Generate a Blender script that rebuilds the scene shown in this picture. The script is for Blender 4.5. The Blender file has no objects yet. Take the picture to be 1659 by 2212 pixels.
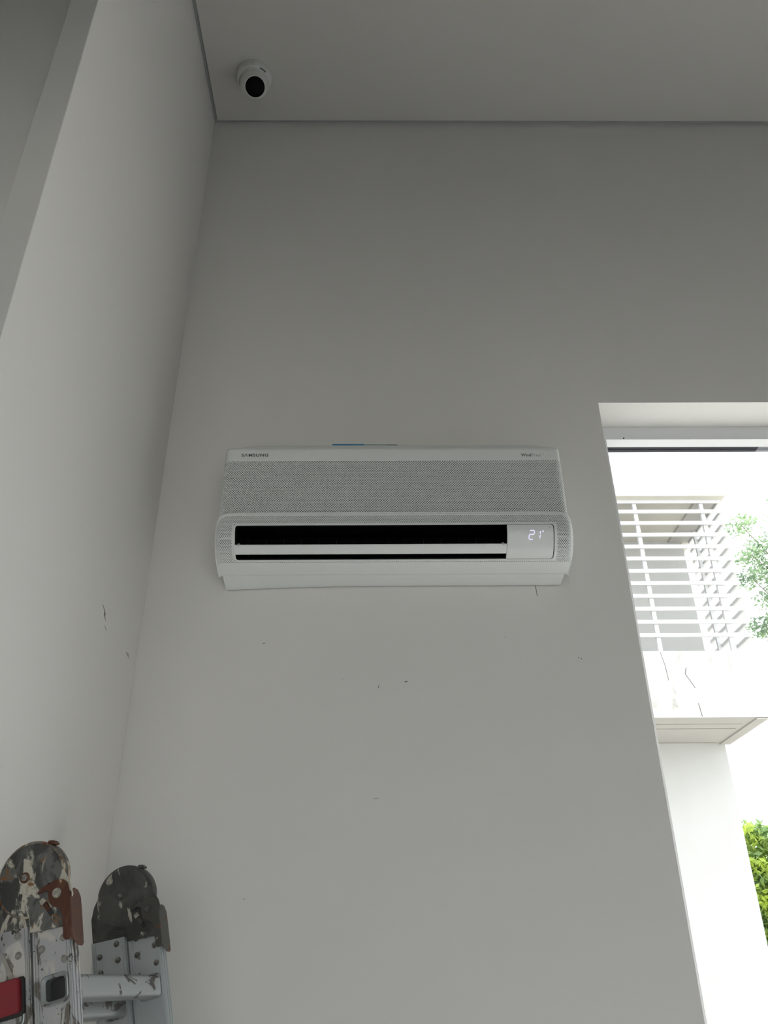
import bpy, math, random
from mathutils import Vector, Matrix

random.seed(7)
sc = bpy.context.scene
COL = sc.collection

# ------------------------------------------------------------------ camera
cam = bpy.data.cameras.new('camera')
cam.sensor_fit = 'VERTICAL'
cam.sensor_height = 36.0
cam.sensor_width = 27.0
cam.lens = 1780.0 * 36.0 / 2212.0
cam.clip_start = 0.02
cam.clip_end = 300
cam_o = bpy.data.objects.new('camera', cam)
COL.objects.link(cam_o)
cam_o.matrix_world = Matrix(((0.99992, 0.00412, -0.01164, 0.0),
                             (-0.00806, -0.49531, -0.86868, 0.0),
                             (-0.00934, 0.86871, -0.49524, 1.5),
                             (0, 0, 0, 1)))
sc.camera = cam_o

# ------------------------------------------------------------------ world: bright overcast sky
world = bpy.data.worlds.new('overcast_sky')
sc.world = world
world.use_nodes = True
bg = world.node_tree.nodes['Background']
bg.inputs['Color'].default_value = (0.95, 0.975, 1.0, 1)
bg.inputs['Strength'].default_value = 1.5

sun = bpy.data.lights.new('hazy_sun', 'SUN')
sun.energy = 3.6
sun.angle = math.radians(6)
sun.color = (1.0, 0.97, 0.92)
sun_o = bpy.data.objects.new('hazy_sun', sun)
COL.objects.link(sun_o)
# high hazy sun standing to the right and a little ahead of the room
SUN_FROM = Vector((0.62, 0.34, 1.0))
sun_o.rotation_euler = SUN_FROM.to_track_quat('Z', 'Y').to_euler()

# ------------------------------------------------------------------ colour management
vs = sc.view_settings
vs.view_transform = 'Standard'
vs.look = 'None'
vs.gamma = 1.0
vs.use_curve_mapping = False
vs.exposure = 1.3

# ------------------------------------------------------------------ materials
def base_mat(name):
    m = bpy.data.materials.new(name)
    m.use_nodes = True
    nt = m.node_tree
    return m, nt, nt.nodes['Principled BSDF']


def plain(name, col, rough=0.5, metal=0.0, spec=0.5, bump=0.0, bscale=200.0, var=0.0, vscale=6.0):
    m, nt, b = base_mat(name)
    b.inputs['Roughness'].default_value = rough
    b.inputs['Metallic'].default_value = metal
    b.inputs['Specular IOR Level'].default_value = spec
    tc = nt.nodes.new('ShaderNodeTexCoord')
    n = nt.nodes.new('ShaderNodeTexNoise')
    n.inputs['Scale'].default_value = vscale
    n.inputs['Detail'].default_value = 3
    nt.links.new(tc.outputs['Object'], n.inputs['Vector'])
    r = nt.nodes.new('ShaderNodeValToRGB')
    lo = [max(0, c * (1 - var)) for c in col]
    hi = [min(1, c * (1 + var)) for c in col]
    r.color_ramp.elements[0].position = 0.3
    r.color_ramp.elements[1].position = 0.7
    r.color_ramp.elements[0].color = (*lo, 1)
    r.color_ramp.elements[1].color = (*hi, 1)
    nt.links.new(n.outputs['Fac'], r.inputs['Fac'])
    nt.links.new(r.outputs['Color'], b.inputs['Base Color'])
    if bump > 0:
        n2 = nt.nodes.new('ShaderNodeTexNoise')
        n2.inputs['Scale'].default_value = bscale
        n2.inputs['Detail'].default_value = 2
        nt.links.new(tc.outputs['Object'], n2.inputs['Vector'])
        bp = nt.nodes.new('ShaderNodeBump')
        bp.inputs['Strength'].default_value = bump
        bp.inputs['Distance'].default_value = 0.002
        nt.links.new(n2.outputs['Fac'], bp.inputs['Height'])
        nt.links.new(bp.outputs['Normal'], b.inputs['Normal'])
    return m


def layered(name, base, layers, rough=0.5, metal=0.0, bump=0.25):
    """base colour with blotches laid over it: (colour, noise scale, threshold, softness, rough, metal, stretch)"""
    m, nt, b = base_mat(name)
    tc = nt.nodes.new('ShaderNodeTexCoord')
    col = nt.nodes.new('ShaderNodeRGB')
    col.outputs[0].default_value = (*base, 1)
    cur = col.outputs[0]
    rv = nt.nodes.new('ShaderNodeValue'); rv.outputs[0].default_value = rough
    mv = nt.nodes.new('ShaderNodeValue'); mv.outputs[0].default_value = metal
    cr, cm = rv.outputs[0], mv.outputs[0]
    hsum = None
    for i, (c, scale, th, soft, ro, me, st) in enumerate(layers):
        mp = nt.nodes.new('ShaderNodeMapping')
        mp.inputs['Location'].default_value = (3.1 * i + 1.7, 2.3 * i, 0.9 * i)
        mp.inputs['Scale'].default_value = st
        nt.links.new(tc.outputs['Object'], mp.inputs['Vector'])
        n = nt.nodes.new('ShaderNodeTexNoise')
        n.inputs['Scale'].default_value = scale
        n.inputs['Detail'].default_value = 6
        n.inputs['Roughness'].default_value = 0.6
        n.inputs['Distortion'].default_value = 0.6
        nt.links.new(mp.outputs['Vector'], n.inputs['Vector'])
        r = nt.nodes.new('ShaderNodeMapRange')
        r.inputs['From Min'].default_value = th - soft
        r.inputs['From Max'].default_value = th + soft
        nt.links.new(n.outputs['Fac'], r.inputs['Value'])
        fac = r.outputs['Result']
        mx = nt.nodes.new('ShaderNodeMix'); mx.data_type = 'RGBA'
        nt.links.new(fac, mx.inputs[0])
        nt.links.new(cur, mx.inputs[6])
        mx.inputs[7].default_value = (*c, 1)
        cur = mx.outputs[2]
        for which in (0, 1):
            f = nt.nodes.new('ShaderNodeMix'); f.data_type = 'FLOAT'
            nt.links.new(fac, f.inputs[0])
            nt.links.new(cr if which == 0 else cm, f.inputs[2])
            f.inputs[3].default_value = ro if which == 0 else me
            if which == 0: cr = f.outputs[0]
            else: cm = f.outputs[0]
        hsum = fac
    nt.links.new(cur, b.inputs['Base Color'])
    nt.links.new(cr, b.inputs['Roughness'])
    nt.links.new(cm, b.inputs['Metallic'])
    if hsum is not None and bump:
        bp = nt.nodes.new('ShaderNodeBump')
        bp.inputs['Strength'].default_value = bump
        bp.inputs['Distance'].default_value = 0.001
        nt.links.new(hsum, bp.inputs['Height'])
        nt.links.new(bp.outputs['Normal'], b.inputs['Normal'])
    return m


M = {}
M['wall'] = plain('white_wall_paint', (0.735, 0.720, 0.697), 0.75, spec=0.25, bump=0.05, bscale=220, var=0.012, vscale=1.3)
M['wall_grey'] = plain('grey_wall_paint', (0.40, 0.40, 0.395), 0.75, spec=0.25, var=0.012, vscale=1.3)  # grey tone set on the unseen walls to cut bounced light
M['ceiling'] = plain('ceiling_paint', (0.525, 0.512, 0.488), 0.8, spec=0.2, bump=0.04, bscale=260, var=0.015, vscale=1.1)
M['groove'] = plain('shadow_gap_profile', (0.33, 0.35, 0.34), 0.6)
M['floor'] = plain('pale_floor_tile', (0.66, 0.655, 0.64), 0.4, var=0.04, vscale=2)
M['frame'] = plain('white_window_frame', (0.72, 0.73, 0.74), 0.35, var=0.01)
M['gasket'] = plain('black_rubber_gasket', (0.012, 0.012, 0.02), 0.7)
M['gasket_grey'] = plain('grey_rubber_gasket', (0.22, 0.22, 0.24), 0.7)
M['scuff'] = plain('dark_scuff', (0.11, 0.10, 0.09), 0.8)
M['scuff_pale'] = plain('pale_scuff', (0.36, 0.35, 0.33), 0.8)
M['ac'] = plain('white_appliance_plastic', (0.74, 0.76, 0.745), 0.38, spec=0.45, bump=0.015, bscale=900, var=0.01)
M['ac_grille'] = plain('perforated_white_plastic', (0.72, 0.74, 0.72), 0.45, spec=0.4, var=0.01)
M['ac_backing'] = plain('dark_filter', (0.02, 0.021, 0.02), 0.8)
M['duct'] = plain('black_duct', (0.0018, 0.0018, 0.003), 0.7, spec=0.1)
M['vane'] = plain('black_vane', (0.0035, 0.0035, 0.006), 0.6, spec=0.1)
M['pin'] = plain('grey_hinge_pin', (0.34, 0.34, 0.33), 0.5)
M['logo'] = plain('dark_grey_print', (0.10, 0.105, 0.10), 0.5)
M['logo_light'] = plain('light_grey_print', (0.34, 0.35, 0.35), 0.5)
M['sticker_blue'] = plain('blue_sticker', (0.025, 0.20, 0.42), 0.4)
M['sticker_green'] = plain('pale_green_sticker', (0.22, 0.36, 0.34), 0.4)
M['cctv'] = plain('white_camera_housing', (0.66, 0.67, 0.65), 0.4, var=0.01)
M['cctv_black'] = plain('black_lens_cover', (0.002, 0.002, 0.003), 0.45, spec=0.05)
M['slit'] = plain('dark_slit', (0.06, 0.06, 0.055), 0.6)
M['alu_dirty'] = layered('splattered_aluminium', (0.43, 0.435, 0.445), [
    ((0.52, 0.50, 0.46), 38, 0.57, 0.03, 0.8, 0.0, (1, 1, .6)),
    ((0.15, 0.135, 0.115), 40, 0.575, 0.018, 0.7, 0.0, (1.2, 1, .45)),
    ((0.05, 0.04, 0.035), 85, 0.625, 0.012, 0.7, 0.0, (1, 1, .7)),
], rough=0.42, metal=0.75)
M['alu_clean'] = layered('dull_aluminium', (0.47, 0.50, 0.51), [
    ((0.58, 0.57, 0.53), 32, 0.66, 0.02, 0.8, 0.0, (1, 1, .7)),
    ((0.03, 0.026, 0.025), 55, 0.665, 0.010, 0.7, 0.0, (1.1, 1, .8)),
], rough=0.45, metal=0.65)
M['alu_rung'] = layered('scratched_aluminium', (0.34, 0.36, 0.36), [
    ((0.09, 0.08, 0.075), 42, 0.60, 0.012, 0.7, 0.0, (1, .5, 1)),
    ((0.62, 0.60, 0.55), 60, 0.69, 0.02, 0.8, 0.0, (1, 1, 1)),
], rough=0.45, metal=0.65)
M['hinge_paint'] = layered('paint_splashed_steel', (0.062, 0.064, 0.060), [
    ((0.13, 0.13, 0.122), 30, 0.52, 0.05, 0.5, 0.3, (1, 1, .8)),
    ((0.47, 0.44, 0.37), 24, 0.55, 0.016, 0.8, 0.0, (1.5, 1, .75)),
    ((0.20, 0.095, 0.03), 33, 0.63, 0.03, 0.85, 0.0, (1, 1, 1)),
], rough=0.45, metal=0.5)
M['hinge_plain'] = layered('dark_grey_steel', (0.062, 0.063, 0.058), [
    ((0.105, 0.103, 0.096), 16, 0.52, 0.10, 0.5, 0.3, (1, 1, .8)),
    ((0.45, 0.42, 0.36), 24, 0.625, 0.012, 0.8, 0.0, (1.4, 1, .9)),
], rough=0.42, metal=0.5)
M['rust_rim'] = layered('rusty_painted_rim', (0.16, 0.14, 0.12), [
    ((0.48, 0.42, 0.32), 30, 0.50, 0.04, 0.8, 0.0, (1, 1, 1)),
    ((0.17, 0.06, 0.02), 38, 0.56, 0.03, 0.85, 0.0, (1, 1, 1)),
], rough=0.55, metal=0.3)
M['rust'] = layered('rusty_red_lever', (0.075, 0.022, 0.010), [
    ((0.11, 0.040, 0.016), 40, 0.55, 0.06, 0.5, 0.1, (1, 1, 1)),
    ((0.45, 0.36, 0.24), 70, 0.70, 0.02, 0.6, 0.1, (1, 1, .4)),
], rough=0.38, metal=0.2)
M['lever_grey'] = layered('dark_steel_lever', (0.085, 0.083, 0.075), [
    ((0.40, 0.37, 0.30), 60, 0.66, 0.02, 0.7, 0.0, (1, 1, .7)),
    ((0.16, 0.07, 0.03), 45, 0.62, 0.03, 0.8, 0.0, (1, 1, .6)),
], rough=0.38, metal=0.5)
M['rivet'] = layered('worn_rivet', (0.34, 0.33, 0.31), [
    ((0.10, 0.09, 0.08), 160, 0.52, 0.05, 0.6, 0.3, (1, 1, 1)),
], rough=0.3, metal=0.85)
M['rivet_dull'] = layered('painted_over_rivet', (0.25, 0.24, 0.22), [
    ((0.42, 0.38, 0.31), 130, 0.52, 0.04, 0.8, 0.0, (1, 1, 1)),
], rough=0.6, metal=0.2)
M['red_cap'] = layered('worn_red_plastic', (0.23, 0.016, 0.024), [
    ((0.36, 0.16, 0.15), 60, 0.68, 0.03, 0.8, 0.0, (1, 1, .6)),
], rough=0.42)
M['black_rubber_and_shade'] = plain('black_rubber_and_shade', (0.02, 0.02, 0.02), 0.6)  # also the painted shade in rung ends and bolt slots
M['putty'] = plain('dried_putty', (0.34, 0.32, 0.28), 0.9, var=0.15, vscale=90)
M['house'] = layered('weathered_white_render', (0.42, 0.42, 0.41), [
    ((0.40, 0.398, 0.385), 2.2, 0.60, 0.20, 0.9, 0.0, (1, 1, .5)),
], rough=0.85, bump=0.0)
M['parapet'] = layered('stained_white_parapet', (0.50, 0.50, 0.485), [
    ((0.27, 0.26, 0.235), 2.4, 0.62, 0.10, 0.9, 0.0, (1, 1, .5)),
], rough=0.85, bump=0.0)
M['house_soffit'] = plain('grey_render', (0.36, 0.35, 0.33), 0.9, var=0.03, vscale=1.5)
M['roof_soffit'] = plain('beige_soffit', (0.46, 0.445, 0.395), 0.9, var=0.05, vscale=2.0)
M['slat'] = plain('white_powder_coat', (0.52, 0.52, 0.525), 0.5, var=0.01)
M['groove_dark'] = plain('darker_groove', (0.22, 0.205, 0.175), 0.9, var=0.15, vscale=3)
M['crack'] = plain('hairline_crack', (0.10, 0.095, 0.085), 0.9)
M['ground'] = plain('pale_paving', (0.42, 0.41, 0.38), 0.9, var=0.08, vscale=0.8)
M['bounce_slab'] = plain('bounce_slab_tile', (0.32, 0.318, 0.31), 0.6, var=0.03, vscale=2)
M['bark'] = plain('bark', (0.14, 0.11, 0.08), 0.9, bump=0.4, bscale=30, var=0.2)


def leaf_mat(name, c1, c2):
    m, nt, b = base_mat(name)
    tc = nt.nodes.new('ShaderNodeTexCoord')
    n = nt.nodes.new('ShaderNodeTexNoise'); n.inputs['Scale'].default_value = 2.5
    n.inputs['Detail'].default_value = 4
    nt.links.new(tc.outputs['Object'], n.inputs['Vector'])
    r = nt.nodes.new('ShaderNodeValToRGB')
    r.color_ramp.elements[0].position = 0.35; r.color_ramp.elements[0].color = (*c1, 1)
    r.color_ramp.elements[1].position = 0.65; r.color_ramp.elements[1].color = (*c2, 1)
    nt.links.new(n.outputs['Fac'], r.inputs['Fac'])
    nt.links.new(r.outputs['Color'], b.inputs['Base Color'])
    b.inputs['Roughness'].default_value = 0.55
    tl = nt.nodes.new('ShaderNodeBsdfTranslucent')
    nt.links.new(r.outputs['Color'], tl.inputs['Color'])
    mx = nt.nodes.new('ShaderNodeMixShader'); mx.inputs[0].default_value = 0.35
    nt.links.new(b.outputs[0], mx.inputs[1]); nt.links.new(tl.outputs[0], mx.inputs[2])
    nt.links.new(mx.outputs[0], nt.nodes['Material Output'].inputs['Surface'])
    return m


M['leaf_grey'] = leaf_mat('grey_green_leaves', (0.15, 0.22, 0.15), (0.26, 0.37, 0.20))
M['leaf_lime'] = leaf_mat('lime_green_leaves', (0.18, 0.30, 0.12), (0.50, 0.62, 0.09))


def glass_mat():
    m, nt, b = base_mat('clear_glass')
    nt.nodes.remove(b)
    t = nt.nodes.new('ShaderNodeBsdfTransparent'); t.inputs[0].default_value = (0.97, 0.98, 0.98, 1)
    g = nt.nodes.new('ShaderNodeBsdfGlossy'); g.inputs['Roughness'].default_value = 0.02
    f = nt.nodes.new('ShaderNodeFresnel'); f.inputs['IOR'].default_value = 1.25
    mx = nt.nodes.new('ShaderNodeMixShader')
    # reflect on the entering face only (an unrefracted ray must not be trapped inside the pane)
    ge = nt.nodes.new('ShaderNodeNewGeometry')
    iv = nt.nodes.new('ShaderNodeMath'); iv.operation = 'SUBTRACT'; iv.inputs[0].default_value = 1.0
    nt.links.new(ge.outputs['Backfacing'], iv.inputs[1])
    mu = nt.nodes.new('ShaderNodeMath'); mu.operation = 'MULTIPLY'
    nt.links.new(f.outputs[0], mu.inputs[0]); nt.links.new(iv.outputs[0], mu.inputs[1])
    nt.links.new(mu.outputs[0], mx.inputs[0])
    nt.links.new(t.outputs[0], mx.inputs[1]); nt.links.new(g.outputs[0], mx.inputs[2])
    nt.links.new(mx.outputs[0], nt.nodes['Material Output'].inputs['Surface'])
    return m


M['glass'] = glass_mat()


def led_mat():
    m, nt, b = base_mat('led_digit_light')
    b.inputs['Base Color'].default_value = (0.7, 0.7, 0.9, 1)
    b.inputs['Emission Color'].default_value = (0.70, 0.70, 1.0, 1)
    b.inputs['Emission Strength'].default_value = 0.33
    return m


M['led'] = led_mat()

# ------------------------------------------------------------------ mesh helpers
class MB:
    def __init__(self):
        self.v, self.f = [], []

    def add(self, verts, faces):
        o = len(self.v)
        self.v.extend(tuple(p) for p in verts)
        self.f.extend(tuple(i + o for i in f) for f in faces)
        return self

    def box(self, x0, x1, y0, y1, z0, z1):
        return self.add([(x0, y0, z0), (x1, y0, z0), (x1, y1, z0), (x0, y1, z0),
                         (x0, y0, z1), (x1, y0, z1), (x1, y1, z1), (x0, y1, z1)],
                        [(0, 3, 2, 1), (4, 5, 6, 7), (0, 1, 5, 4), (1, 2, 6, 5), (2, 3, 7, 6), (3, 0, 4, 7)])

    def loops(self, rings, cap0=True, cap1=True, closed=True):
        """skin a list of rings (equal length)"""
        n = len(rings[0]); o = len(self.v)
        for r in rings: self.v.extend(tuple(p) for p in r)
        for k in range(len(rings) - 1):
            for i in range(n if closed else n - 1):
                j = (i + 1) % n
                self.f.append((o + k * n + i, o + k * n + j, o + (k + 1) * n + j, o + (k + 1) * n + i))
        if cap0: self.f.append(tuple(o + i for i in reversed(range(n))))
        if cap1: self.f.append(tuple(o + (len(rings) - 1) * n + i for i in range(n)))
        return self

    def prism_xz(self, poly, y0, y1):
        """polygon given in (x, z), extruded along y"""
        return self.loops([[(x, y0, z) for x, z in poly], [(x, y1, z) for x, z in poly]])

    def tube(self, p0, p1, r0, r1, n=8):
        p0, p1 = Vector(p0), Vector(p1)
        d = (p1 - p0).normalized()
        a = d.orthogonal().normalized(); b = d.cross(a)
        ring = lambda p, r: [p + (a * math.cos(t) + b * math.sin(t)) * r for t in [2 * math.pi * i / n for i in range(n)]]
        return self.loops([ring(p0, r0), ring(p1, r1)])

    def lathe(self, c, axis, prof, n=32, cap0=True, cap1=True):
        """profile of (distance along axis, radius)"""
        c, d = Vector(c), Vector(axis).normalized()
        a = d.orthogonal().normalized(); b = d.cross(a)
        rings = [[c + d * h + (a * math.cos(t) + b * math.sin(t)) * max(r, 1e-5) for t in [2 * math.pi * i / n for i in range(n)]] for h, r in prof]
        return self.loops(rings, cap0, cap1)

    def mesh(self, name, smooth=False):
        m = bpy.data.meshes.new(name)
        m.from_pydata(self.v, [], self.f)
        import bmesh
        bm = bmesh.new(); bm.from_mesh(m)
        bmesh.ops.recalc_face_normals(bm, faces=bm.faces)
        bm.to_mesh(m); bm.free()
        if smooth:
            for p in m.polygons: p.use_smooth = True
        return m

    def build(self, name, mat, parent=None, smooth=False, bevel=0.0, angle=40, seg=2):
        m = self.mesh(name, smooth)
        m.materials.append(M[mat])
        return link(name, m, parent, bevel, angle, smooth, seg)


def link(name, mesh, parent=None, bevel=0.0, angle=40, smooth=False, seg=2):
    o = bpy.data.objects.new(name, mesh)
    COL.objects.link(o)
    if parent is not None:
        o.parent = parent
    if bevel > 0:
        b = o.modifiers.new('bevel', 'BEVEL')
        b.width = bevel; b.segments = seg; b.limit_method = 'ANGLE'; b.angle_limit = math.radians(35)
        b.harden_normals = False
    elif smooth:
        mesh.set_sharp_from_angle(angle=math.radians(angle))
    return o


def tag(o, label, cat, group=None):
    o['label'] = label; o['category'] = cat
    if group: o['group'] = group
    return o


def struct(o, label=None):
    o['kind'] = 'structure'
    if label: o['label'] = label
    return o


def empty(name, loc=(0, 0, 0), mat=None):
    o = bpy.data.objects.new(name, None)
    o.empty_display_size = 0.1
    COL.objects.link(o)
    if mat is not None: o.matrix_world = mat
    else: o.location = loc
    return o


# ================================================================== THE ROOM
XL, XR = -0.552, 5.40          # left wall face, right wall face
XN = -0.607                    # outer side of the left wall's end
XF = -3.40                     # far left wall of the wider part of the room
YN = 0.985                     # set-back wall beside the left wall's end
YB, YR = 1.83, -4.60           # back wall face, rear wall face
YC = 0.936                     # where the left wall steps back
ZC = 4.105                     # ceiling
WX0, WX1, WZ1 = 0.6215, 5.10, 2.889   # big window in the back wall
T = 0.22
RD = (-1.6, 3.0, 2.4)           # unseen glazed doors added for low rear daylight: from, to, height

struct(MB().box(XF - 0.2, XR + 0.2, YR - 0.2, 2.05, -0.15, 0.0).build('floor', 'floor'), 'pale tiled floor of the room')

wb = MB()
wb.box(-0.80, WX0, YB, YB + T, 0, 4.3)
wb.box(WX0, WX1, YB, YB + T, WZ1, 4.3)
wb.box(WX1, XR + 0.2, YB, YB + T, 0, 4.3)
wall_back = struct(wb.build('wall_back', 'wall'), 'plain white painted back wall carrying the air conditioner')

wall_left = struct(MB().box(XN, XL, YC, YB, 0, 4.3).build('wall_left', 'wall', bevel=0.0015), 'white painted left wall with a sharp vertical edge')
struct(MB().box(XF - 0.2, XN, YN, YB + T, 0, 4.3).build('wall_near_left', 'wall'), 'shaded set-back stretch of wall at the far left')
struct(MB().box(XF - 0.2, XF, YR, YN, 0, 4.3).build('wall_far_left', 'wall_grey'), 'far left wall of the wider part of the room')
wq = MB()
wq.box(XF - 0.2, RD[0], YR - 0.2, YR, 0, 4.3)
wq.box(RD[1], XR + 0.2, YR - 0.2, YR, 0, 4.3)
wq.box(RD[0], RD[1], YR - 0.2, YR, RD[2], 4.3)
struct(wq.build('wall_rear', 'wall_grey'), 'rear wall of the room, opened for the added glazed doors')
struct(MB().box(XF, XR, YR, -0.55, 2.60, 2.80).build('added_mezzanine', 'wall_grey'), 'unseen slab added over the rear of the room to shade the upper walls')  # added to keep the rear daylight off the upper walls
struct(MB().box(XR, XR + 0.2, YR, YB, 0, 4.3).build('wall_right', 'wall_grey'), 'plain grey right wall of the room')

# ceiling board with a shadow gap along the walls
g = 0.013
cl = MB()
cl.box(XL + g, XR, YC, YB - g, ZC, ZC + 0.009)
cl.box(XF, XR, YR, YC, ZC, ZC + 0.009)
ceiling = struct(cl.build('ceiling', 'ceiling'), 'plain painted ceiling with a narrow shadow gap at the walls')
struct(MB().box(XF - 0.2, XR + 0.2, YR, YB + 0.1, ZC + 0.0095, ZC + 0.08).build('trim_1', 'groove'), 'grey recess above the shadow gap around the ceiling')


def window(name, label, o0, o1, along, z1, plane, inward, n):
    """along: 'x' or 'y'. plane: depth coordinate of the frame's room side. inward: sign pointing outdoors"""
    root = struct(empty(name, (0, 0, 0)), label)
    d = inward

    def bx(a0, a1, b0, b1, z0, z1_, nm, mt, par, bev=0.0):
        lo, hi = min(b0, b1), max(b0, b1)
        mb = MB()
        if along == 'x': mb.box(a0, a1, lo, hi, z0, z1_)
        else: mb.box(lo, hi, a0, a1, z0, z1_)
        return mb.build(nm, mt, par, bevel=bev)

    fw = 0.044
    head = bx(o0, o1, plane, plane + d * 0.040, z1 - fw, z1, 'head_frame', 'frame', root, 0.001)
    bx(o0, o0 + fw, plane, plane + d * 0.07, 0.0, z1 - fw, 'jamb_frame', 'frame', root, 0.001)
    bx(o1 - fw, o1, plane, plane + d * 0.07, 0.0, z1 - fw, 'jamb_frame', 'frame', root, 0.001)
    bx(o0 + fw, o1 - fw, plane, plane + d * 0.07, 0.0, fw, 'sill_frame', 'frame', root, 0.001)
    w = (o1 - o0 - 2 * fw)
    for k in range(1, n):
        c = o0 + fw + w * k / n
        bx(c - 0.03, c + 0.03, plane, plane + d * 0.07, fw, z1 - fw, 'mullion', 'frame', root, 0.001)
    cut = o0 + 0.50
    bx(o0 + fw * 0, cut, plane + d * 0.040, plane + d * 0.066, z1 - fw, z1, 'rubber_gasket', 'gasket', head)
    bx(cut, o1, plane + d * 0.040, plane + d * 0.066, z1 - fw, z1, 'rubber_gasket', 'gasket_grey', head)
    for k in range(n):
        a0 = o0 + fw + w * k / n + (0.03 if k else 0); a1 = o0 + fw + w * (k + 1) / n - (0.03 if k < n - 1 else 0)
        bx(a0, a1, plane + d * 0.048, plane + d * 0.054, fw, z1 - fw, 'glass_pane', 'glass', root)
    return root


window('window_1', 'tall glazed opening at the right, white frame with black gasket', WX0, WX1, 'x', WZ1, 1.945, 1, 3)
window('added_rear_doors', 'unseen glazed doors added at the rear to light the back wall', RD[0], RD[1], 'x', RD[2], YR - 0.1, -1, 4)  # added so that low daylight reaches the back wall from behind
hd = MB().lathe((0.7165, 1.9448, 2.8490), (0, -1, 0), [(0, 0.0022), (0.0006, 0.0022)], 10)
hd.build('screw_hole', 'gasket', bpy.data.objects['window_1'])


# small scuffs and marks on the walls
def mark_back(pts, mat='scuff'):
    """pts: (x, z, half-width) along the mark"""
    mb = MB(); L = []
    for i, (x, z, h) in enumerate(pts):
        a = pts[max(i - 1, 0)]; b = pts[min(i + 1, len(pts) - 1)]
        dx, dz = b[0] - a[0], b[1] - a[1]; n = math.hypot(dx, dz) or 1
        L.append((x, z, -dz / n * h, dx / n * h))
    y0, y1 = YB - 0.0004, YB + 0.0005
    rings = [[(x + nx, y0, z + nz), (x - nx, y0, z - nz), (x - nx, y1, z - nz), (x + nx, y1, z + nz)] for x, z, nx, nz in L]
    mb.loops(rings).build('scuff_mark', mat, wall_back)


mark_back([(0.3908, 2.345, .0007), (0.3916, 2.330, .0007), (0.3936, 2.307, .0006)], 'scuff')
mark_back([(-0.2632, 2.1905, .0002), (-0.260, 2.1908, .0010), (-0.2568, 2.1912, .0002)])
mark_back([(0.0668, 2.0950, .0003), (0.0706, 2.0962, .0013), (0.0745, 2.0970, .0003)])
mark_back([(0.0068, 2.0815, .0009), (0.0080, 2.0850, .0006), (0.0100, 2.0895, .0003)])
mark_back([(0.4732, 2.1522, .0004), (0.4740, 2.1506, .0012), (0.4750, 2.1495, .0004)])
mark_back([(0.4796, 2.1495, .0003), (0.4802, 2.1482, .0010), (0.4808, 2.1470, .0003)])
mark_back([(0.3045, 2.2040, .0003), (0.3054, 2.2031, .0009), (0.3060, 2.2022, .0003)], 'scuff_pale')
mark_back([(-0.0056, 1.8395, .0002), (0.0006, 1.8398, .0007), (0.0080, 1.8405, .0002)], 'scuff_pale')
mark_back([(-0.2685, 1.6470, .0002), (-0.2650, 1.6475, .0010), (-0.2620, 1.6483, .0002)], 'scuff_pale')
mark_back([(-0.0760, 2.1034, .0003), (-0.0746, 2.1032, .0009), (-0.0735, 2.1030, .0003)], 'scuff_pale')


def mark_left(pts, mat='scuff'):
    """pts: (y, z, half-width)"""
    mb = MB(); L = []
    for i, (y, z, h) in enumerate(pts):
        a = pts[max(i - 1, 0)]; b = pts[min(i + 1, len(pts) - 1)]
        dy, dz = b[0] - a[0], b[1] - a[1]; n = math.hypot(dy, dz) or 1
        L.append((y, z, -dz / n * h, dy / n * h))
    x0, x1 = XL + 0.0004, XL - 0.0005
    rings = [[(x0, y + ny, z + nz), (x0, y - ny, z - nz), (x1, y - ny, z - nz), (x1, y + ny, z + nz)] for y, z, ny, nz in L]
    mb.loops(rings).build('scuff_mark', mat, wall_left)


mark_left([(1.549, 2.1702, .0003), (1.5560, 2.1680, .0007), (1.5672, 2.1633, .0013), (1.571, 2.158, .0038), (1.5745, 2.1531, .0014), (1.5808, 2.148, .0003)])
mark_left([(1.5800, 2.1375, .0004), (1.5890, 2.1345, .0012), (1.5973, 2.1320, .0007)], 'scuff_pale')
mark_left([(1.7440, 2.1405, .0006), (1.7600, 2.1385, .0022), (1.7772, 2.1360, .0006)], 'scuff_pale')
mark_left([(1.7560, 2.1425, .0005), (1.7640, 2.1418, .0012), (1.7700, 2.1410, .0005)], 'scuff_pale')

# ================================================================== AIR CONDITIONER
AX = 0.0457                    # centre of the unit
AC = empty('air_conditioner', (AX, YB, 2.335))
tag(AC, 'white wall-mounted split air conditioner with perforated front and lit 21 degree display', 'air conditioner')
RC = 0.018                     # rounding of the vertical front edges
HW = 0.410


def catmull(pts, n=8):
    out = []
    for i in range(len(pts) - 1):
        p0 = pts[max(i - 1, 0)]; p1 = pts[i]; p2 = pts[i + 1]; p3 = pts[min(i + 2, len(pts) - 1)]
        for k in range(n):
            t = k / n
            out.append(tuple(0.5 * ((2 * p1[a]) + (-p0[a] + p2[a]) * t + (2 * p0[a] - 5 * p1[a] + 4 * p2[a] - p3[a]) * t * t + (-p0[a] + 3 * p1[a] - 3 * p2[a] + p3[a]) * t ** 3) for a in (0, 1)))
    out.append(pts[-1])
    return out


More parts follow.
